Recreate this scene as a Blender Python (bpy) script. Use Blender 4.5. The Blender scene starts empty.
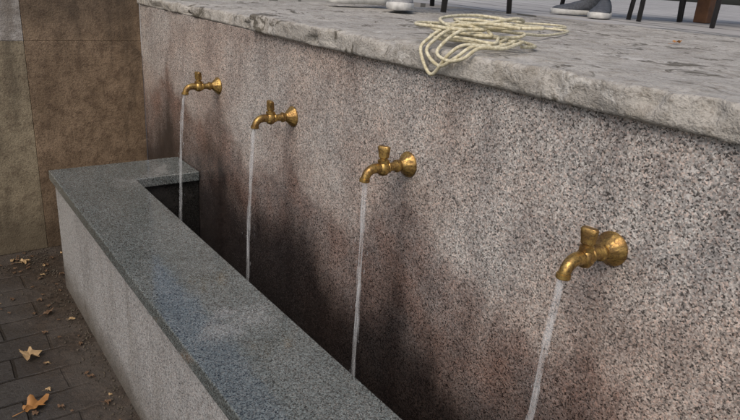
import bpy, bmesh, math, random
from mathutils import Vector, Matrix, noise
random.seed(7)
scene=bpy.context.scene
COL=scene.collection

# ---------------------------------------------------------------- constants
S=.42; X0=.673; ZT=.17; ZL=.21; ZR=-.294; YO=-.3987; YI=-.1968; XE=.332; XH=.519; ZG=-.6835
XEND=3.6

# ---------------------------------------------------------------- helpers
def link(o): COL.objects.link(o); return o
def mesh_obj(name,bm,mat=None,smooth=False,parent=None):
    me=bpy.data.meshes.new(name); bm.normal_update(); bm.to_mesh(me); bm.free()
    o=bpy.data.objects.new(name,me); link(o)
    if mat: me.materials.append(mat)
    if smooth:
        for p in me.polygons: p.use_smooth=True
    if parent: o.parent=parent
    return o
def empty(name,loc=(0,0,0),rotz=0):
    e=bpy.data.objects.new(name,None); link(e); e.location=loc; e.rotation_euler=(0,0,rotz); e.empty_display_size=.1; return e
def add_box(bm,x0,x1,y0,y1,z0,z1):
    v=[bm.verts.new((x,y,z)) for x in (x0,x1) for y in (y0,y1) for z in (z0,z1)]
    for f in ((0,1,3,2),(4,6,7,5),(0,4,5,1),(2,3,7,6),(0,2,6,4),(1,5,7,3)):
        bm.faces.new([v[i] for i in f])
def box_obj(name,b,mat,bev=.002,parent=None,seg=2):
    bm=bmesh.new(); add_box(bm,*b); bmesh.ops.recalc_face_normals(bm,faces=bm.faces)
    o=mesh_obj(name,bm,mat,parent=parent)
    if bev:
        m=o.modifiers.new('b','BEVEL'); m.width=bev; m.segments=seg; m.limit_method='ANGLE'
    return o
def lathe(bm,prof,origin,axis,up,n=32,mod=None):
    a=Vector(axis).normalized(); u=Vector(up).normalized(); w=a.cross(u)
    rings=[]
    for k,(t,r) in enumerate(prof):
        ring=[]
        for i in range(n):
            th=2*math.pi*i/n
            rr=r*(mod(k,th) if mod else 1)
            ring.append(bm.verts.new(Vector(origin)+a*t+(u*math.cos(th)+w*math.sin(th))*rr))
        rings.append(ring)
    for A,B in zip(rings,rings[1:]):
        for i in range(n):
            bm.faces.new((A[i],A[(i+1)%n],B[(i+1)%n],B[i]))
    bm.faces.new(rings[0][::-1]); bm.faces.new(rings[-1])
def tube(bm,pts,rads,n=14,cap=True):
    pts=[Vector(p) for p in pts]; rings=[]
    prev=None
    for i,p in enumerate(pts):
        t=(pts[min(i+1,len(pts)-1)]-pts[max(i-1,0)]).normalized()
        if prev is None: u=t.orthogonal().normalized()
        else: u=(prev-t*prev.dot(t)).normalized()
        prev=u; w=t.cross(u)
        r=rads[i] if isinstance(rads,(list,tuple)) else rads
        rings.append([bm.verts.new(p+(u*math.cos(2*math.pi*k/n)+w*math.sin(2*math.pi*k/n))*r) for k in range(n)])
    for A,B in zip(rings,rings[1:]):
        for i in range(n): bm.faces.new((A[i],A[(i+1)%n],B[(i+1)%n],B[i]))
    if cap:
        bm.faces.new(rings[0][::-1]); bm.faces.new(rings[-1])

class M:
    def __init__(s,name):
        s.m=bpy.data.materials.new(name); s.m.use_nodes=True; s.t=s.m.node_tree
        s.b=s.t.nodes['Principled BSDF']; s.out=s.t.nodes['Material Output']
        s.geo=s.t.nodes.new('ShaderNodeNewGeometry')
    def n(s,typ,**k):
        nd=s.t.nodes.new(typ)
        for a,b in k.items(): setattr(nd,a,b)
        return nd
    def l(s,a,b): s.t.links.new(a,b)
    def pos(s): return s.geo.outputs['Position']
    def noise(s,scale,detail=3,rough=.55,vec=None,dist=0):
        nd=s.n('ShaderNodeTexNoise'); nd.inputs['Scale'].default_value=scale; nd.inputs['Detail'].default_value=detail
        nd.inputs['Roughness'].default_value=rough; nd.inputs['Distortion'].default_value=dist
        s.l(vec or s.pos(),nd.inputs['Vector']); return nd.outputs['Fac']
    def vor(s,scale,vec=None,out='Color',rnd=1):
        nd=s.n('ShaderNodeTexVoronoi'); nd.inputs['Scale'].default_value=scale; nd.inputs['Randomness'].default_value=rnd
        s.l(vec or s.pos(),nd.inputs['Vector']); return nd.outputs[out]
    def ramp(s,fac,stops,interp='LINEAR'):
        nd=s.n('ShaderNodeValToRGB'); cr=nd.color_ramp; cr.interpolation=interp
        while len(cr.elements)<len(stops): cr.elements.new(.5)
        for e,(p,c) in zip(cr.elements,stops):
            e.position=p
            if not isinstance(c,(tuple,list)): c=(c,c,c)
            e.color=(c[0],c[1],c[2],1)
        s.l(fac,nd.inputs[0]); return nd.outputs[0]
    def math(s,op,a,b=None,c=None,clamp=False):
        nd=s.n('ShaderNodeMath',operation=op,use_clamp=clamp)
        for i,v in enumerate((a,b,c)):
            if v is None: continue
            if isinstance(v,(int,float)): nd.inputs[i].default_value=v
            else: s.l(v,nd.inputs[i])
        return nd.outputs[0]
    def mix(s,fac,a,b,mode='MIX'):
        nd=s.n('ShaderNodeMix',data_type='RGBA',blend_type=mode)
        for i,v in ((0,fac),(6,a),(7,b)):
            if isinstance(v,(int,float)):
                nd.inputs[i].default_value=v if i==0 else (v,v,v,1)
            elif isinstance(v,tuple): nd.inputs[i].default_value=(*v,1)
            else: s.l(v,nd.inputs[i])
        return nd.outputs[2]
    def mr(s,v,a,b,c=0,d=1,smooth=True):
        nd=s.n('ShaderNodeMapRange')
        if smooth: nd.interpolation_type='SMOOTHSTEP'
        s.l(v,nd.inputs[0])
        for i,x in zip((1,2,3,4),(a,b,c,d)): nd.inputs[i].default_value=x
        return nd.outputs[0]
    def bump(s,h,strength=.3,dist=.002,normal=None):
        nd=s.n('ShaderNodeBump'); nd.inputs['Strength'].default_value=strength; nd.inputs['Distance'].default_value=dist
        s.l(h,nd.inputs['Height'])
        if normal: s.l(normal,nd.inputs['Normal'])
        return nd.outputs[0]
    def set(s,color=None,rough=None,metal=None,normal=None,**k):
        for nm,v in (('Base Color',color),('Roughness',rough),('Metallic',metal),('Normal',normal)):
            if v is None: continue
            if isinstance(v,(int,float)): s.b.inputs[nm].default_value=v
            elif isinstance(v,tuple): s.b.inputs[nm].default_value=(*v,1)
            else: s.l(v,s.b.inputs[nm])
        for nm,v in k.items(): s.b.inputs[nm.replace('_',' ')].default_value=v
        return s.m

def speckle(m,scale,lo,c1,c2,c3,tint=(1,1,1),mica=.5):
    nd=m.n('ShaderNodeTexNoise'); nd.inputs['Scale'].default_value=scale*.9; nd.inputs['Detail'].default_value=1; m.l(m.pos(),nd.inputs['Vector'])
    vv=m.n('ShaderNodeVectorMath',operation='MULTIPLY_ADD'); m.l(nd.outputs['Color'],vv.inputs[0])
    k=1.3/scale; vv.inputs[1].default_value=(k,k,k); m.l(m.pos(),vv.inputs[2])
    v=m.vor(scale,vec=vv.outputs[0]); sep=m.n('ShaderNodeSeparateColor'); m.l(v,sep.inputs[0])
    a=m.ramp(sep.outputs[0],[(0,lo),(.11,lo),(.2,c1),(.42,c1*1.25),(.5,c2),(.80,c2*1.15),(.88,c3),(1,c3)])
    a=m.mix(m.mr(sep.outputs[1],.62,.80,0,.7),a,m.mix(1.0,a,(1.08,.90,.82),'MULTIPLY'))
    n2=m.noise(scale*.30,3,.85)
    a=m.mix(m.mr(n2,.57,.67,0,mica),a,lo*1.6)
    a=m.mix(m.mr(n2,.44,.34,0,.35),a,c3)
    return m.mix(1.0,a,tint,'MULTIPLY')

# ---------------------------------------------------------------- materials
def mat_wall():
    m=M('granite_wall_mat')
    base=speckle(m,500,.065,.25,.44,.70,(1,.97,.935),.5)
    sepx=m.n('ShaderNodeSeparateXYZ'); m.l(m.pos(),sepx.inputs[0])
    x=sepx.outputs[0]; z=sepx.outputs[2]
    p1=m.noise(2.6,3,.6); p2=m.noise(11,4,.7,dist=.5)
    base=m.mix(m.mr(p2,.42,.66,0,.55),base,m.mix(1.0,base,(.62,.61,.62),'MULTIPLY'))
    base=m.mix(m.mr(p1,.40,.64,0,.75),base,m.mix(1.0,base,(.95,.83,.76),'MULTIPLY'))
    vm=m.n('ShaderNodeMapping'); vm.inputs['Scale'].default_value=(14,14,2.4); m.l(m.pos(),vm.inputs[0])
    st0=m.noise(1,4,.7,vec=vm.outputs[0])
    u=m.math('DIVIDE',m.math('SUBTRACT',x,X0),S)
    d0=m.math('MULTIPLY',m.math('ABSOLUTE',m.math('SUBTRACT',m.math('FRACT',u),.5)),2.0)
    d=m.math('POWER',d0,1.3)
    amp=m.mr(x,.6,2.0,.12,.06)
    bz=m.math('ADD',m.math('MULTIPLY',d,amp),-.205)
    bz=m.math('ADD',bz,m.mr(x,.3,1.4,.07,0))
    nz=m.math('MULTIPLY',m.math('SUBTRACT',m.noise(3.6,3,.5),.5),.30)
    nz2=m.math('MULTIPLY',m.math('SUBTRACT',m.noise(22,4,.65),.5),.07)
    nz3=m.math('MULTIPLY',m.math('SUBTRACT',st0,.5),.10)
    bz=m.math('ADD',m.math('ADD',m.math('ADD',bz,nz),nz2),nz3)
    bz=m.math('ADD',bz,m.mr(x,1.5,2.1,0,-.05))
    dd=m.math('SUBTRACT',bz,z)
    wet=m.mr(dd,-.030,.045)
    halo=m.mr(dd,-.10,.0,0,.3)
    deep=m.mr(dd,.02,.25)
    drip=m.math('MULTIPLY',m.mr(m.math('ADD',d0,m.math('MULTIPLY',m.noise(30,3,.6),.08)),.88,1.02),m.mr(z,-.005,-.05,0,.30))
    red=m.mr(m.noise(6,3,.6),.42,.62,0,1)
    base=m.mix(halo,base,m.mix(1.0,base,(.72,.62,.58),'MULTIPLY'))
    wetc=m.mix(m.math('MULTIPLY',red,.75),m.mix(1.0,base,(.60,.56,.56),'MULTIPLY'),m.mix(1.0,base,(.62,.48,.44),'MULTIPLY'))
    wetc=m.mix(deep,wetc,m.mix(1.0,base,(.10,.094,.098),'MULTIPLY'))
    col=m.mix(wet,base,wetc)
    col=m.mix(drip,col,m.mix(1.0,col,(.42,.38,.37),'MULTIPLY'))
    st=m.math('MULTIPLY',m.mr(st0,.45,.68),m.mr(z,-.15,.17,.15,.55))
    col=m.mix(st,col,m.mix(1.0,col,(.50,.48,.49),'MULTIPLY'))
    wd=m.math('MAXIMUM',wet,drip)
    rough=m.math('SUBTRACT',.52,m.math('MULTIPLY',wd,.28))
    bp=m.bump(m.noise(420,2,.6),.25,.0008)
    return m.set(col,rough,normal=bp)
def mat_trough(name,wetness,tint,lo=.04,sc=560,dark=1.):
    m=M(name)
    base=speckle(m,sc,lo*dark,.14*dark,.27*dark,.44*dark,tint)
    p=m.noise(6,4,.65)
    base=m.mix(m.mr(p,.4,.68,0,.6),base,m.mix(1.0,base,(.62,.65,.65),'MULTIPLY'))
    w=m.mr(m.noise(4.0,4,.65,dist=.4),.26,.46)
    w=m.math('MULTIPLY',w,wetness)
    base=m.mix(w,base,m.mix(1.0,base,(.56,.60,.60),'MULTIPLY'))
    rough=m.math('SUBTRACT',.38,m.math('MULTIPLY',w,.33))
    rough=m.math('ADD',rough,m.math('MULTIPLY',m.noise(70,3,.6),.10))
    bp=m.bump(m.noise(26,4,.6),.25,.0015)
    return m.set(base,rough,normal=bp,Specular_IOR_Level=.8)
def mat_face():
    m=M('trough_face_mat')
    base=speckle(m,520,.09,.25,.40,.58,(.95,.985,1.0))
    sep=m.n('ShaderNodeSeparateXYZ'); m.l(m.pos(),sep.inputs[0]); z=sep.outputs[2]
    p=m.noise(5,4,.6)
    base=m.mix(m.mr(p,.42,.7,0,.6),base,m.mix(1.0,base,(.68,.68,.68),'MULTIPLY'))
    vm=m.n('ShaderNodeMapping'); vm.inputs['Scale'].default_value=(15,15,3); m.l(m.pos(),vm.inputs[0])
    base=m.mix(m.mr(m.noise(1,4,.7,vec=vm.outputs[0]),.48,.70,0,.5),base,m.mix(1.0,base,(.58,.56,.52),'MULTIPLY'))
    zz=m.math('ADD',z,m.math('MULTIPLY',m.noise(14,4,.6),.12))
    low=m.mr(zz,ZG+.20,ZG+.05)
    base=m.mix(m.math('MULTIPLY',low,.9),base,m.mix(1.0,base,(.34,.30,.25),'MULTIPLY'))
    return m.set(base,.42,normal=m.bump(m.noise(300,2,.6),.2,.0008))
def mat_concrete(name,a,b,stain=.85):
    m=M(name)
    n1=m.noise(5,4,.7); n2=m.noise(30,4,.75); n3=m.noise(230,3,.65)
    c=m.ramp(n1,[(.3,a),(.7,b)])
    c=m.mix(m.mr(n2,.44,.66,0,.7),c,m.mix(1.0,c,(.58,.55,.50),'MULTIPLY'))
    c=m.mix(m.mr(n3,.50,.68,0,.6),c,m.mix(1.0,c,(.42,.40,.38),'MULTIPLY'))
    n4=m.noise(9,4,.8,dist=.8)
    c=m.mix(m.mr(n4,.55,.62,0,stain),c,(.085,.075,.055))
    n5=m.noise(14,4,.75,dist=.3)
    c=m.mix(m.mr(n5,.60,.66,0,.6),c,(.62,.61,.58))
    h=m.math('ADD',m.math('MULTIPLY',n2,.9),m.math('MULTIPLY',n3,.4))
    return m.set(c,.85,normal=m.bump(h,.9,.007))
def mat_terrace():
    m=M('terrace_mat')
    mp=m.n('ShaderNodeMapping'); mp.inputs['Rotation'].default_value=(0,0,math.radians(20)); m.l(m.pos(),mp.inputs[0])
    br=m.n('ShaderNodeTexBrick'); m.l(mp.outputs[0],br.inputs['Vector']); br.inputs['Scale'].default_value=1
    br.inputs['Brick Width'].default_value=.8; br.inputs['Row Height'].default_value=.4; br.inputs['Mortar Size'].default_value=.02
    br.inputs['Color1'].default_value=(.36,.35,.34,1); br.inputs['Color2'].default_value=(.44,.43,.42,1); br.inputs['Mortar'].default_value=(.14,.14,.13,1)
    c=m.mix(m.mr(m.noise(6,4,.7),.4,.7,0,.5),br.outputs[0],m.mix(1.0,br.outputs[0],(.6,.6,.6),'MULTIPLY'))
    return m.set(c,.75)
def mat_ground():
    m=M('pavement_mat')
    mp=m.n('ShaderNodeMapping'); mp.inputs['Rotation'].default_value=(0,0,math.radians(90)); m.l(m.pos(),mp.inputs[0])
    nd=m.n('ShaderNodeTexNoise'); nd.inputs['Scale'].default_value=9; m.l(m.pos(),nd.inputs['Vector'])
    vv=m.n('ShaderNodeVectorMath',operation='MULTIPLY_ADD'); m.l(nd.outputs['Color'],vv.inputs[0]); vv.inputs[1].default_value=(.012,.012,.012); m.l(mp.outputs[0],vv.inputs[2])
    br=m.n('ShaderNodeTexBrick'); m.l(vv.outputs[0],br.inputs['Vector'])
    br.inputs['Scale'].default_value=1; br.inputs['Brick Width'].default_value=.2; br.inputs['Row Height'].default_value=.1
    br.inputs['Mortar Size'].default_value=.005; br.inputs['Mortar Smooth'].default_value=.6
    br.inputs['Color1'].default_value=(.040,.037,.035,1); br.inputs['Color2'].default_value=(.060,.056,.052,1); br.inputs['Mortar'].default_value=(.022,.019,.016,1)
    n1=m.noise(5,4,.7); n2=m.noise(90,4,.75)
    c=m.mix(m.mr(n2,.4,.7,0,.7),br.outputs['Color'],m.mix(1.0,br.outputs['Color'],(.45,.43,.41),'MULTIPLY'))
    sep=m.n('ShaderNodeSeparateXYZ'); m.l(m.pos(),sep.inputs[0])
    nn=m.math('MULTIPLY',m.noise(6,4,.6),-.25)
    dx=m.math('MINIMUM',m.math('ADD',sep.outputs[0],nn),m.math('ADD',m.math('MULTIPLY',m.math('ADD',sep.outputs[1],.39),-1.4),m.math('MULTIPLY',nn,.8)))
    soil=m.mr(dx,.24,-.08)
    c=m.mix(soil,c,m.ramp(n2,[(.35,(.016,.012,.009)),(.7,(.085,.065,.05))]))
    c=m.mix(m.mr(n1,.50,.66,0,.5),c,(.072,.062,.053))
    h=m.math('ADD',m.math('MULTIPLY',m.math('MULTIPLY',br.outputs['Fac'],m.math('SUBTRACT',1,soil)),-1.2),m.math('MULTIPLY',n2,.8))
    return m.set(c,m.mr(n1,.35,.6,.18,.6),normal=m.bump(h,1,.005))
def mat_slab(name,a,b,c2,dk=(.06,.042,.026)):
    m=M(name)
    n1=m.noise(6,5,.75,dist=.6); n2=m.noise(24,4,.8); n3=m.noise(180,3,.7)
    c=m.ramp(n1,[(.32,a),(.66,b)])
    c=m.mix(m.mr(n2,.42,.66,0,.8),c,c2)
    c=m.mix(m.mr(n3,.45,.68,0,.65),c,m.mix(1.0,c,(.42,.42,.42),'MULTIPLY'))
    vm=m.n('ShaderNodeMapping'); vm.inputs['Scale'].default_value=(8,8,1.5); m.l(m.pos(),vm.inputs[0])
    c=m.mix(m.mr(m.noise(1,4,.7,vec=vm.outputs[0]),.48,.66,0,.6),c,dk)
    sep=m.n('ShaderNodeSeparateXYZ'); m.l(m.pos(),sep.inputs[0])
    zz=m.math('ADD',sep.outputs[2],m.math('MULTIPLY',m.noise(5,4,.6),-.3))
    c=m.mix(m.mr(zz,-.55,-.80,0,.7),c,dk)
    c=m.mix(m.mr(zz,-.12,.02,0,.4),c,dk)
    return m.set(c,.55,normal=m.bump(m.math('ADD',n2,m.math('MULTIPLY',n3,.5)),.7,.004))
def simple(name,col,rough=.6,metal=0,ns=60,var=.25,bs=.2,bd=.001):
    m=M(name)
    n=m.noise(ns,3,.6)
    c=m.mix(m.mr(n,.35,.7,0,1),col,tuple(v*(1-var) for v in col))
    return m.set(c,rough,metal,normal=m.bump(n,bs,bd))
def mat_brass():
    m=M('brass_mat')
    n=m.noise(55,4,.65); n2=m.noise(260,3,.7)
    c=m.mix(m.mr(n,.38,.62),(.50,.335,.11),(.29,.175,.065))
    c=m.mix(m.mr(n2,.46,.66,0,.75),c,(.10,.066,.036))
    return m.set(c,m.mr(n2,.3,.7,.30,.56),.85,normal=m.bump(n2,.45,.0006))
def mat_stream():
    m=M('water_stream_mat')
    tr=m.n('ShaderNodeBsdfTransparent'); mx=m.n('ShaderNodeMixShader')
    m.set((.80,.83,.86),.06,0); m.b.inputs['IOR'].default_value=1.33
    mp=m.n('ShaderNodeMapping'); mp.inputs['Scale'].default_value=(260,260,16); m.l(m.pos(),mp.inputs[0])
    f=m.mr(m.noise(1,3,.6,vec=mp.outputs[0]),.38,.66,.04,.38)
    lw=m.n('ShaderNodeLayerWeight'); lw.inputs[0].default_value=.3
    f=m.math('MULTIPLY',f,m.math('ADD',.5,lw.outputs['Facing']),clamp=True)
    m.l(f,mx.inputs[0]); m.l(tr.outputs[0],mx.inputs[1]); m.l(m.b.outputs[0],mx.inputs[2]); m.l(mx.outputs[0],m.out.inputs[0])
    return m.m
def mat_water():
    m=M('water_mat')
    n=m.noise(26,3,.5,dist=.4)
    return m.set((.012,.013,.013),.06,0,normal=m.bump(n,.5,.01),IOR=1.33)

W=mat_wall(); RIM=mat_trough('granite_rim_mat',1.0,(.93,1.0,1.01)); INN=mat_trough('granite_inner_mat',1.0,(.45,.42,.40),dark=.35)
FACE=mat_face(); CON=mat_concrete('concrete_mat',(.33,.315,.29),(.54,.52,.48)); TER=mat_terrace()
GR=mat_ground(); BR=mat_brass()

# ---------------------------------------------------------------- ground + terrace
bm=bmesh.new(); add_box(bm,-400,400,-400,400,ZG-.2,ZG); mesh_obj('ground',bm,GR)
box_obj('terrace_ground',(-300,300,1.552,390,ZG,ZL-.002),TER,0)

box_obj('granite_wall',(0,XEND,0,.03,ZG,ZT),W,.0015)
box_obj('retaining_wall_core',(0.002,XEND,.032,1.548,ZG,ZT-.002),CON,0)

def coping(name,x0,x1,yf,zt,zb,seed,yb=1.55):
    bm=bmesh.new()
    r=.007
    prof=[(yb,zb),(.05,zb),(yf+.004,zb),(yf,zb+.004)]
    nz=6
    for i in range(1,nz): prof.append((yf,zb+.004+(zt-r-zb-.004)*i/nz))
    for i in range(0,5):
        a=math.pi/2*i/4; prof.append((yf+r-r*math.cos(a),zt-r+r*math.sin(a)))
    y=yf+r; st=.006
    while y<yb:
        y+=st; st*=1.10; prof.append((min(y,yb),zt))
    nx=int((x1-x0)/.006)
    rows=[]
    for i in range(nx+1):
        x=x0+(x1-x0)*i/nx; row=[]
        for (y,z) in prof:
            q=Vector((x+seed*7.1,y,z))
            k=1 if z>zb+.001 else 0
            big=noise.noise(q*2.6)*.007+noise.noise(q*8)*.005
            fine=noise.noise(q*30)*.0030+noise.noise(q*80)*.0017
            edge=max(0,1-abs(y-yf)/.038)
            chip=max(0,noise.noise(q*10)-.12)*.036*edge+max(0,noise.noise(q*25)-.28)*.020*edge
            dy=(big*.9*edge+fine*edge+chip)*k
            dz=(big*.45+fine*.8-chip*.7*(1 if z>zb+.02 else 0))*k
            if y>=yb-.001: dz=0;dy=0
            row.append(bm.verts.new((x,y+dy,z+dz)))
        rows.append(row)
    n=len(prof)
    for A,B in zip(rows,rows[1:]):
        for j in range(n):
            bm.faces.new((A[j],A[(j+1)%n],B[(j+1)%n],B[j]))
    bm.faces.new(rows[0]); bm.faces.new(rows[-1][::-1])
    bmesh.ops.recalc_face_normals(bm,faces=bm.faces)
    return mesh_obj(name,bm,CON,True)
coping('concrete_coping',0.90,XEND,-.016,ZL+.001,ZT+.001,1)
coping('concrete_coping',0.0,0.893,-.004,ZL-.008,ZT+.001,5)

# ---------------------------------------------------------------- trough
tr=empty('stone_trough')
T=.03
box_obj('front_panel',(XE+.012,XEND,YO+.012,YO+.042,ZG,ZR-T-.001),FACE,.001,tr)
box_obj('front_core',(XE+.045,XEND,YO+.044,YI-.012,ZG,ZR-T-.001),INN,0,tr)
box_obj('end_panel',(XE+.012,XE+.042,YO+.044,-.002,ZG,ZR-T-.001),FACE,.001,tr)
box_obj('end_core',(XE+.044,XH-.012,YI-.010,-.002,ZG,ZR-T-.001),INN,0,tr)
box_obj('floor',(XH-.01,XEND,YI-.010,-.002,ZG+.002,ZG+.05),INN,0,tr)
bm=bmesh.new()
pts=[(XE,YO),(XEND,YO),(XEND,YI),(XH,YI),(XH,-.0015),(XE,-.0015)]
lo=[bm.verts.new((x,y,ZR-T)) for x,y in pts]; hi=[bm.verts.new((x,y,ZR)) for x,y in pts]
bm.faces.new(lo[::-1]); bm.faces.new(hi)
for i in range(6): bm.faces.new((lo[i],lo[(i+1)%6],hi[(i+1)%6],hi[i]))
o=mesh_obj('rim',bm,RIM,parent=tr); b=o.modifiers.new('b','BEVEL'); b.width=.003; b.segments=3
bm=bmesh.new()
nx,ny=160,12
g=[[bm.verts.new((XH-.01+(XEND-XH)*i/nx,YI-.008+(-YI+.005)*j/ny,-.55+.002*noise.noise(Vector((i*.3,j*.5,0))))) for j in range(ny+1)] for i in range(nx+1)]
for i in range(nx):
    for j in range(ny): bm.faces.new((g[i][j],g[i+1][j],g[i+1][j+1],g[i][j+1]))
mesh_obj('water',bm,mat_water(),True)

# ---------------------------------------------------------------- taps
def tap(x,tilt):
    bm=bmesh.new()
    def rib(k,th): return 1+(.022*math.cos(14*th) if k in (2,3,4) else 0)
    lathe(bm,[(0,.0225),(.0025,.0235),(.005,.0225),(.010,.0175),(.0155,.013),(.019,.0105),(.021,.0095)],(0,.0005,0),(0,-1,0),(0,0,1),56,rib)
    lathe(bm,[(.020,.0085),(.024,.0088),(.025,.0112),(.029,.0116),(.030,.0095),(.034,.0078),(.044,.0075),(.046,.010),(.049,.0105),(.051,.009)],(0,0,0),(0,-1,0),(0,0,1),28)
    lathe(bm,[(-.0125,.004),(-.0105,.0085),(-.005,.0118),(0,.0125),(.005,.0116),(.009,.0092),(.011,.0078)],(0,-.058,-.001),(0,0,1),(1,0,0),28)
    lathe(bm,[(.009,.0088),(.0098,.0104),(.0145,.0104),(.0155,.0086)],(0,-.058,0),(0,0,1),(1,0,0),6)
    lathe(bm,[(.0150,.0066),(.018,.0062),(.020,.0068)],(0,-.058,0),(0,0,1),(1,0,0),18)
    hs=[(.0180,.0068,.0066),(.0195,.0086,.0078),(.024,.0088,.0074),(.029,.0098,.0070),(.034,.0108,.0064),(.0375,.0112,.0058),(.0395,.0096,.0044)]
    rings=[]
    R=Matrix.Rotation(tilt,3,'Z')
    for z,a,b in hs:
        ring=[]
        for i in range(24):
            th=2*math.pi*i/24; c,s=math.cos(th),math.sin(th); e=.6
            v=R@Vector((a*math.copysign(abs(c)**e,c),b*math.copysign(abs(s)**e,s),0))
            ring.append(bm.verts.new((v.x,-.058+v.y-(z-.02)*.06,z)))
        rings.append(ring)
    for A,B in zip(rings,rings[1:]):
        for i in range(24): bm.faces.new((A[i],A[(i+1)%24],B[(i+1)%24],B[i]))
    bm.faces.new(rings[0][::-1]); bm.faces.new(rings[-1])
    P=[];Rr=[]
    ctrl=[Vector((0,-.062,-.001)),Vector((0,-.080,.004)),Vector((0,-.094,.000)),Vector((0,-.0965,-.019))]
    for i in range(15):
        t=i/14; q=ctrl[0]*(1-t)**3+ctrl[1]*3*t*(1-t)**2+ctrl[2]*3*t*t*(1-t)+ctrl[3]*t**3
        P.append(q); Rr.append(.0094-.0020*t)
    tube(bm,P,Rr,20)
    lathe(bm,[(0,.0074),(.0006,.0092),(.0055,.0094),(.0065,.0086)],(0,-.0963,-.0140),(0,-.08,-1),(1,0,0),24)
    bmesh.ops.recalc_face_normals(bm,faces=bm.faces)
    o=mesh_obj('brass_tap',bm,BR,True); o.location=(x,0,0)
    try:
        bpy.context.view_layer.objects.active=o; o.select_set(True); bpy.ops.object.shade_smooth_by_angle(angle=math.radians(38)); o.select_set(False)
    except Exception: pass
    return o
ST=mat_stream()
ends=[-.128,-.118,-.092,-.120]
for i in range(4):
    x=X0+S*i
    tap(x,[.2,-.1,.5,.25][i])
    bm=bmesh.new()
    for k in range(3):
        P=[];R=[]
        z0=-.0195; zb=-.552
        for j in range(130):
            t=j/129; z=z0+(zb-z0)*t
            y=-.0965+(ends[i]+.0965)*math.sqrt(t)
            w=.0004+.0028*t
            off=Vector(((k-1)*.0022*(1+.4*t),(k-1)*.0010,0))
            nn=noise.noise(Vector((k*9+i*5,z*9,0))); n2=noise.noise(Vector((k*4+i*3,7,z*11)))
            P.append((x+nn*w+off.x,y+n2*w+off.y,z))
            r=(.0038-.0008*min(1,t*3))*(1+.14*noise.noise(Vector((i,k*3,z*34))))
            if k!=1: r*=.8*(1 if noise.noise(Vector((i*3,k,z*9)))>-.05 else .45)
            R.append(max(r,.0004))
        tube(bm,P,R,12)
    for q in range(22):
        t=random.random()**.7; z=-.05-t*.45; y=-.0965+(ends[i]+.0965)*math.sqrt(t)
        c=Vector((x+random.gauss(0,.004+.007*t),y+random.gauss(0,.004+.007*t),z))
        bmesh.ops.create_icosphere(bm,subdivisions=1,radius=random.uniform(.0005,.0011),matrix=Matrix.Translation(c)@Matrix.Diagonal((1,1,5,1)))
    mesh_obj('water_stream',bm,ST,True)

# ---------------------------------------------------------------- back wall of stone slabs
bw=empty('stone_slab_wall')
TA=mat_slab('slab_brown_mat',(.175,.12,.072),(.32,.23,.15),(.12,.078,.047))
TB=mat_slab('slab_tan_mat',(.25,.205,.135),(.37,.31,.21),(.17,.13,.085),(.09,.07,.045))
TC=mat_slab('slab_pale_mat',(.40,.38,.35),(.54,.51,.47),(.27,.24,.21),(.18,.15,.12))
box_obj('core',(-.25,-.022,-4.6,-.0,ZG,.62),simple('mortar_mat',(.16,.125,.085),.9),0,bw)
ys=[0,-.375]+[-.375-.62*k for k in range(1,7)]
zs=[ZG,.045,.62]
for a in range(len(ys)-1):
    for b in range(len(zs)-1):
        mt=TA if a==0 else (TC if b==1 and a==1 else TB)
        g=.0006
        box_obj('slab_%d_%d'%(a,b),(-.0225,[.0008,0,.0004][(a+b)%3],ys[a+1]+g,ys[a]-g-(.001 if a==0 else 0),zs[b]+g,zs[b+1]-g),mt,.001,bw)

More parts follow.
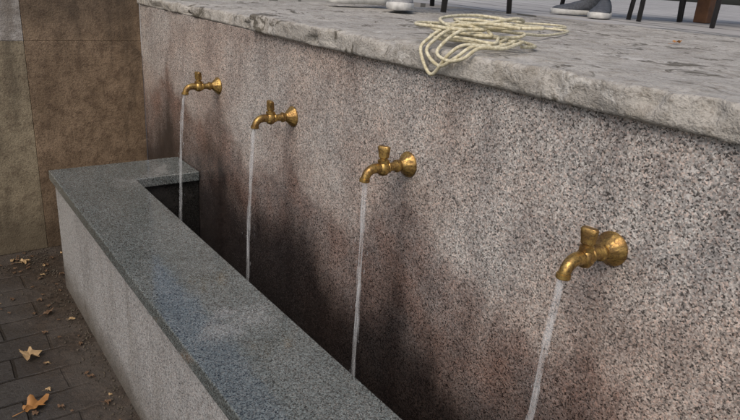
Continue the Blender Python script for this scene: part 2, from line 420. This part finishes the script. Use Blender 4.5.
# ---------------------------------------------------------------- rope
def rope():
    bm=bmesh.new()
    def loop(pts,r=.0029):
        P=[Vector(p) for p in pts]; out=[]
        for i in range(len(P)-1):
            a,b,c,d=P[max(i-1,0)],P[i],P[i+1],P[min(i+2,len(P)-1)]
            for k in range(10):
                t=k/10
                out.append(.5*((2*b)+(c-a)*t+(2*a-5*b+4*c-d)*t*t+(3*b-a-3*c+d)*t**3))
        out.append(P[-1]); tube(bm,out,r,8)
    rnd=random.Random(3)
    cx,cy=1.53,.10; z=ZL+.009
    pts=[]
    turns=7
    for i in range(turns*10):
        th=2*math.pi*i/10; k=i//10
        rx=.070+.03*math.sin(k*2.1+1)+rnd.uniform(-.008,.008); ry=.060+.022*math.cos(k*1.7)+rnd.uniform(-.008,.008)
        X=cx+rx*math.cos(th)+.03*math.sin(k*1.3)+.01; Y=cy+ry*math.sin(th)+.02*math.cos(k*2.2)
        Z=z+.0050*k+rnd.uniform(-.001,.004)
        if Y<-.002:
            Z-=min(.02,(-.002-Y)*1.0); Y=max(Y,-.028)
        pts.append((X,Y,Z))
    loop(pts)
    yy=-.025
    for x0,x1,d in ((1.555,1.645,.010),(1.54,1.625,.026),(1.58,1.66,.0)):
        loop([(x0-.01,.09,ZL+.03),(x0,.03,ZL+.03),(x0+.004,-.008,ZL+.014),(x0+.01,yy-.004,ZL-.004),((x0+x1)/2,yy-.006,ZL-d-.012),(x1-.01,yy-.004,ZL-.004),(x1,-.008,ZL+.012),(x1+.005,.04,ZL+.012),(x1-.01,.1,ZL+.02)])
    loop([(1.50,.1,ZL+.035),(1.45,.22,ZL+.03),(1.36,.36,ZL+.014),(1.27,.52,ZL+.008),(1.22,.64,ZL+.008),(1.29,.68,ZL+.008),(1.36,.58,ZL+.008),(1.43,.42,ZL+.009),(1.50,.25,ZL+.02),(1.54,.12,ZL+.03)])
    loop([(1.47,.12,ZL+.03),(1.38,.3,ZL+.04),(1.28,.46,ZL+.03),(1.16,.62,ZL+.010),(1.08,.78,ZL+.008),(1.12,.86,ZL+.008),(1.20,.80,ZL+.008),(1.22,.72,ZL+.008)])
    loop([(1.55,.05,ZL+.03),(1.57,.16,ZL+.05),(1.50,.26,ZL+.04),(1.42,.22,ZL+.045),(1.45,.10,ZL+.04),(1.52,.06,ZL+.03)])
    m=M('rope_mat'); v=m.noise(160,3,.6)
    c=m.mix(m.mr(v,.35,.65),(.70,.66,.50),(.48,.43,.28))
    return mesh_obj('rope',bm,m.set(c,.8,normal=m.bump(m.noise(500,2,.5),.6,.001)),True)
rope()

# ---------------------------------------------------------------- people + furniture on the terrace
BLK=simple('black_metal_mat',(.02,.02,.022),.4); WOOD=simple('wood_mat',(.16,.075,.035),.55,0,20,.4)
def chair(loc,rz,mat=BLK):
    e=empty('metal_chair',loc,rz)
    def part(nm,fn):
        bm=bmesh.new(); fn(bm); bmesh.ops.recalc_face_normals(bm,faces=bm.faces); return mesh_obj(nm,bm,mat,True,e)
    w=.19
    for i,(sx,y0,y1,zt) in enumerate(((-1,-.02,.03,.45),(1,-.02,.03,.45),(-1,.45,.40,.45),(1,.45,.40,.45))):
        part('leg_%d'%(i+1),lambda bm:tube(bm,[(sx*(w+.01),y0,0.0),(sx*w,y1,zt)],.011,12))
    part('backrest',lambda bm:(tube(bm,[(-w,.40,.45),(-w,.47,.75),(-w*.8,.49,.86),(w*.8,.49,.86),(w,.47,.75),(w,.40,.45)],.011,12),tube(bm,[(-w,.455,.68),(w,.455,.68)],.012,10),tube(bm,[(-w,.47,.76),(w,.47,.76)],.012,10)))
    part('stretcher',lambda bm:(tube(bm,[(-w,.01,.2),(-w,.42,.2)],.008,8),tube(bm,[(w,.01,.2),(w,.42,.2)],.008,8)))
    bm=bmesh.new(); add_box(bm,-w-.01,w+.01,.01,.43,.45,.475); o=mesh_obj('seat',bm,mat,False,e); b=o.modifiers.new('b','BEVEL'); b.width=.01; b.segments=3
def shoe(parent,loc,rz,up,sole,nm):
    secs=[(-.095,.018,.030,.060),(-.085,.032,.030,.085),(-.05,.037,.030,.092),(-.01,.036,.030,.088),(.03,.038,.030,.070),(.08,.046,.028,.054),(.12,.046,.026,.045),(.155,.036,.026,.038),(.172,.018,.024,.030)]
    for part,mt in (('sole',sole),('upper',up)):
        bm=bmesh.new(); rings=[]
        for (x,w,zs,zt) in secs:
            ring=[]
            for i in range(20):
                th=2*math.pi*i/20; c,s=math.cos(th),math.sin(th)
                if part=='sole':
                    z=.013+.013*math.copysign(abs(s)**.3,s); y=(w+.003)*math.copysign(abs(c)**.5,c); xx=x*1.03
                else:
                    z=.022 if s<0 else .022+(zt-.022)*abs(s)**.7; y=w*c*(1 if s<0 else (1-.25*s)); xx=x
                ring.append(bm.verts.new((xx,y,z)))
            rings.append(ring)
        for A,B in zip(rings,rings[1:]):
            for i in range(20): bm.faces.new((A[i],A[(i+1)%20],B[(i+1)%20],B[i]))
        bm.faces.new(rings[0][::-1]); bm.faces.new(rings[-1]); bmesh.ops.recalc_face_normals(bm,faces=bm.faces)
        o=mesh_obj(nm+'_'+part,bm,mt,True,parent); o.location=loc; o.rotation_euler=(0,0,rz)
SKIN=simple('skin_mat',(.50,.30,.21),.5,0,30,.1); HAIR=simple('hair_mat',(.04,.025,.015),.6)
def skin_chain(name,verts,edges,mat,parent,sub=2):
    me=bpy.data.meshes.new(name); me.from_pydata([v[:3] for v in verts],edges,[]); o=bpy.data.objects.new(name,me); link(o); o.parent=parent
    me.materials.append(mat)
    sk=o.modifiers.new('skin','SKIN'); sk.use_smooth_shade=True
    for i,v in enumerate(verts):
        me.skin_vertices[0].data[i].radius=(v[3],v[4] if len(v)>4 else v[3])
    me.skin_vertices[0].data[0].use_root=True
    s=o.modifiers.new('s','SUBSURF'); s.levels=sub; s.render_levels=sub
    return o
def person(loc,rz,feet,shirt,trouser,shoeup,sole,shoe_rot):
    e=empty('seated_person',loc,rz)
    (lx,ly),(rx,ry)=feet
    skin_chain('trousers',[(0,.30,.55,.14,.12),(-.10,.26,.55,.085),(-.13,-.10+0,.54,.068),(lx,ly+.05,.28,.056),(lx,ly+.055,.085,.048),
                           (.10,.26,.55,.085),(.13,-.10,.54,.068),(rx,ry+.05,.28,.056),(rx,ry+.055,.085,.048)],
               [(0,1),(1,2),(2,3),(3,4),(0,5),(5,6),(6,7),(7,8)],trouser,e)
    skin_chain('shirt',[(0,.30,.60,.14,.11),(0,.31,.80,.13,.10),(0,.30,.98,.15,.10),(0,.29,1.07,.06),(-.17,.29,1.03,.065),(-.23,.26,.82,.048),(-.19,.06,.68,.038),(.17,.29,1.03,.065),(.23,.26,.82,.048),(.19,.06,.68,.038)],
               [(0,1),(1,2),(2,3),(2,4),(4,5),(5,6),(2,7),(7,8),(8,9)],shirt,e)
    skin_chain('head',[(0,.29,1.06,.05),(0,.28,1.14,.05),(0,.255,1.21,.070,.075),(0,.26,1.29,.078,.088),(0,.265,1.34,.05)],[(0,1),(1,2),(2,3),(3,4)],SKIN,e)
    bm=bmesh.new()
    bmesh.ops.create_icosphere(bm,subdivisions=2,radius=.012,matrix=Matrix.Translation((0,.168,1.235))@Matrix.Diagonal((.9,1.2,1.5,1)))
    for sx in(-1,1): bmesh.ops.create_icosphere(bm,subdivisions=2,radius=.02,matrix=Matrix.Translation((sx*.080,.265,1.245))@Matrix.Diagonal((.4,.8,1.4,1)))
    mesh_obj('nose_and_ears',bm,SKIN,True,e)
    bm=bmesh.new()
    for sx in(-1,1): bmesh.ops.create_icosphere(bm,subdivisions=2,radius=.011,matrix=Matrix.Translation((sx*.03,.182,1.262)))
    mesh_obj('eyes',bm,simple('eye_mat',(.1,.08,.07),.2),True,e)
    bm=bmesh.new(); bmesh.ops.create_icosphere(bm,subdivisions=3,radius=.094,matrix=Matrix.Translation((0,.285,1.30))@Matrix.Diagonal((.95,1.05,.95,1)))
    bm.normal_update()
    for v in bm.verts:
        v.co+=v.normal*noise.noise(v.co*40)*.006
    mesh_obj('hair',bm,HAIR,True,e)
    bm=bmesh.new(); bmesh.ops.create_icosphere(bm,subdivisions=2,radius=.02,matrix=Matrix.Translation((0,.178,1.205))@Matrix.Diagonal((1.1,.4,.3,1)))
    mesh_obj('mouth',bm,simple('lip_mat',(.4,.16,.13),.5),True,e)
    for sx in (-1,1):
        X=sx*.18
        skin_chain('hand_palm',[(X,.07,.675,.026,.022),(X-sx*.02,.0,.645,.030,.016),(X-sx*.03,-.05,.632,.032,.013)],[(0,1),(1,2)],SKIN,e)
        for k in range(4):
            fx=X-sx*.03+(k-1.5)*.017; L=[.07,.08,.075,.058][k]
            skin_chain('finger_%d'%k,[(fx,-.045,.634,.009),(fx,-.06-L*.45,.630,.0085),(fx,-.055-L*.8,.612,.008),(fx,-.05-L*.95,.594,.007)],[(0,1),(1,2),(2,3)],SKIN,e,1)
        skin_chain('thumb',[(X-sx*.035,-.005,.642,.012),(X-sx*.062,-.03,.632,.010),(X-sx*.070,-.06,.622,.008)],[(0,1),(1,2)],SKIN,e,1)
    for q,(fx,fy),rot in zip(('shoe_l','shoe_r'),feet,shoe_rot):
        shoe(e,(fx,fy+.04,0),rot,shoeup,sole,q)
JEAN=simple('denim_mat',(.07,.11,.20),.85,0,120,.35); DARK=simple('dark_cloth_mat',(.03,.03,.035),.85,0,90,.3); KHAKI=simple('khaki_mat',(.24,.17,.10),.85,0,120,.3)
SH1=simple('shoe_grey_mat',(.09,.10,.12),.7,0,90,.4); SH2=simple('shoe_pale_mat',(.30,.30,.31),.7,0,90,.3); SOLE=simple('sole_white_mat',(.58,.58,.56),.6,0,50,.2)
person((.47,2.02,ZL+.002),math.radians(8),((-.10,-.02),(.03,-.10)),KHAKI,JEAN,SH1,SOLE,(math.radians(-120),math.radians(-70)))
chair((.46,2.02,ZL),math.radians(8))
chair((.75,2.14,ZL),0)
person((.40,.80,ZL+.004),math.radians(12),((-.16,-.0),(.04,-.02)),DARK,DARK,SH2,SOLE,(math.radians(-100),math.radians(-55)))
chair((.36,.90,ZL+.002),math.radians(12))
tb=empty('wooden_table',(.60,2.72,ZL))
for i,(a,b) in enumerate(((0,0),(1.0,0),(0,.7),(1.0,.7))): box_obj('leg_%d'%i,(a-.035,a+.035,b-.035,b+.035,0,.70),WOOD,.004,tb)
box_obj('apron',(-.02,1.02,-.02,.72,.62,.70-.002),WOOD,.003,tb); box_obj('top',(-.10,1.10,-.10,.80,.702,.735),WOOD,.006,tb)

# ---------------------------------------------------------------- leaves
LM=[simple('leaf_orange_mat',(.36,.17,.05),.6),simple('leaf_tan_mat',(.42,.29,.15),.6),simple('leaf_brown_mat',(.13,.075,.04),.7)]
def leaf(bm,c,size,rot,mi,up=.0):
    n=30; R=Matrix.Rotation(rot,3,'Z')
    ctr=bm.verts.new(Vector(c)+Vector((0,0,.006+up))); ring=[]
    sd=random.random()*9
    for i in range(n):
        th=2*math.pi*i/n
        lob=.62+.38*abs(math.cos(2.5*th))**1.3
        r=size*lob*(.8+.2*math.cos(th))*(1+.45*noise.noise(Vector((math.cos(th)*2,math.sin(th)*2,sd+4)))+.15*noise.noise(Vector((i*.9,sd,0))))
        v=R@Vector((r*math.cos(th),r*.7*math.sin(th),0))
        z=.003+up+abs(noise.noise(Vector((math.cos(th)*1.5,math.sin(th)*1.5,sd))))*size*.9
        ring.append(bm.verts.new(Vector(c)+Vector((v.x,v.y,z))))
    for i in range(n):
        f=bm.faces.new((ctr,ring[i],ring[(i+1)%n])); f.material_index=mi
    p=[Vector(c)+R@Vector((-size*.3,0,.005)),Vector(c)+R@Vector((-size*1.2,size*.15,.004))]
    nb=len(bm.faces); tube(bm,p,size*.03,5); bm.faces.ensure_lookup_table()
    for f in bm.faces[nb:]: f.material_index=mi
bm=bmesh.new()
lv=[(.711,-.552,.040,.5,1),(.936,-.583,.038,2.,0),(.11,-.47,.026,1,1),(.28,-.62,.020,3,2),(.5,-.47,.02,2,2)]
for x,y,s,r,mi in lv: leaf(bm,(x,y,ZG+.002),s,r,mi)
for k in range(170):
    if k%3: x=abs(random.gauss(0,.14))+.02; y=random.uniform(-1.2,-.05)
    else: x=random.uniform(.02,1.5); y=YO-abs(random.gauss(0,.12))-.0
    if x>XE-.03 and y>YO-.01: continue
    leaf(bm,(x,y,ZG+.001),random.uniform(.005,.014),random.random()*6,random.choice([1,2,2,2,2]))
o=mesh_obj('fallen_leaves',bm,None,True)
for q in LM: o.data.materials.append(q)
bm=bmesh.new(); leaf(bm,(1.55,.75,ZL),.014,1,0,.004); o=mesh_obj('fallen_leaf',bm,LM[0])
bm=bmesh.new()
for k in range(1500):
    if random.random()<.6: x=abs(random.gauss(0,.14))+.004; y=-random.uniform(0,1.6)
    else: x=random.uniform(0,2); y=YO-abs(random.gauss(0,.035))+.008
    if x>XE and y>YO+.01: continue
    r=random.uniform(.0012,.0045)
    bmesh.ops.create_icosphere(bm,subdivisions=1,radius=r,matrix=Matrix.Translation((x,y,ZG+r*.4))@Matrix.Rotation(random.random()*3,4,'X')@Matrix.Diagonal((1,.8,.6,1)))
mesh_obj('grit',bm,simple('grit_mat',(.085,.07,.052),.9,0,30,.6))

# ---------------------------------------------------------------- camera
cam=bpy.data.cameras.new('camera'); co=link(bpy.data.objects.new('camera',cam)); scene.camera=co
C=Vector((2.3441,-.7178,.3085)); F=Vector((1.4085,0,-.1233)); d=(F-C).normalized()
r=d.cross(Vector((0,0,1))).normalized(); u=r.cross(d); ro=.0719
r2=r*math.cos(ro)+u*math.sin(ro); u2=u*math.cos(ro)-r*math.sin(ro)
co.matrix_world=Matrix(((r2.x,u2.x,-d.x,C.x),(r2.y,u2.y,-d.y,C.y),(r2.z,u2.z,-d.z,C.z),(0,0,0,1)))
cam.sensor_width=36; cam.lens=629.44/740*36; cam.clip_start=.02; cam.clip_end=900

# ---------------------------------------------------------------- light
w=bpy.data.worlds.new('World'); scene.world=w; w.use_nodes=True
nt=w.node_tree; bg=nt.nodes['Background']; sky=nt.nodes.new('ShaderNodeTexSky'); sky.sky_type='NISHITA'; sky.sun_disc=False
az=math.radians(150); el=math.radians(50)
sky.sun_elevation=el; sky.sun_rotation=az; sky.air_density=1.0; sky.dust_density=5
nt.links.new(sky.outputs[0],bg.inputs[0]); bg.inputs[1].default_value=.12
sl=bpy.data.lights.new('sun','SUN'); so=link(bpy.data.objects.new('sun',sl)); sl.energy=1.1; sl.angle=math.radians(40); sl.color=(1,.93,.84)
sd=Vector((math.sin(az)*math.cos(el),math.cos(az)*math.cos(el),math.sin(el)))
so.rotation_euler=sd.to_track_quat('Z','Y').to_euler()
scene.view_settings.view_transform='Standard'; scene.view_settings.look='None'; scene.view_settings.exposure=0
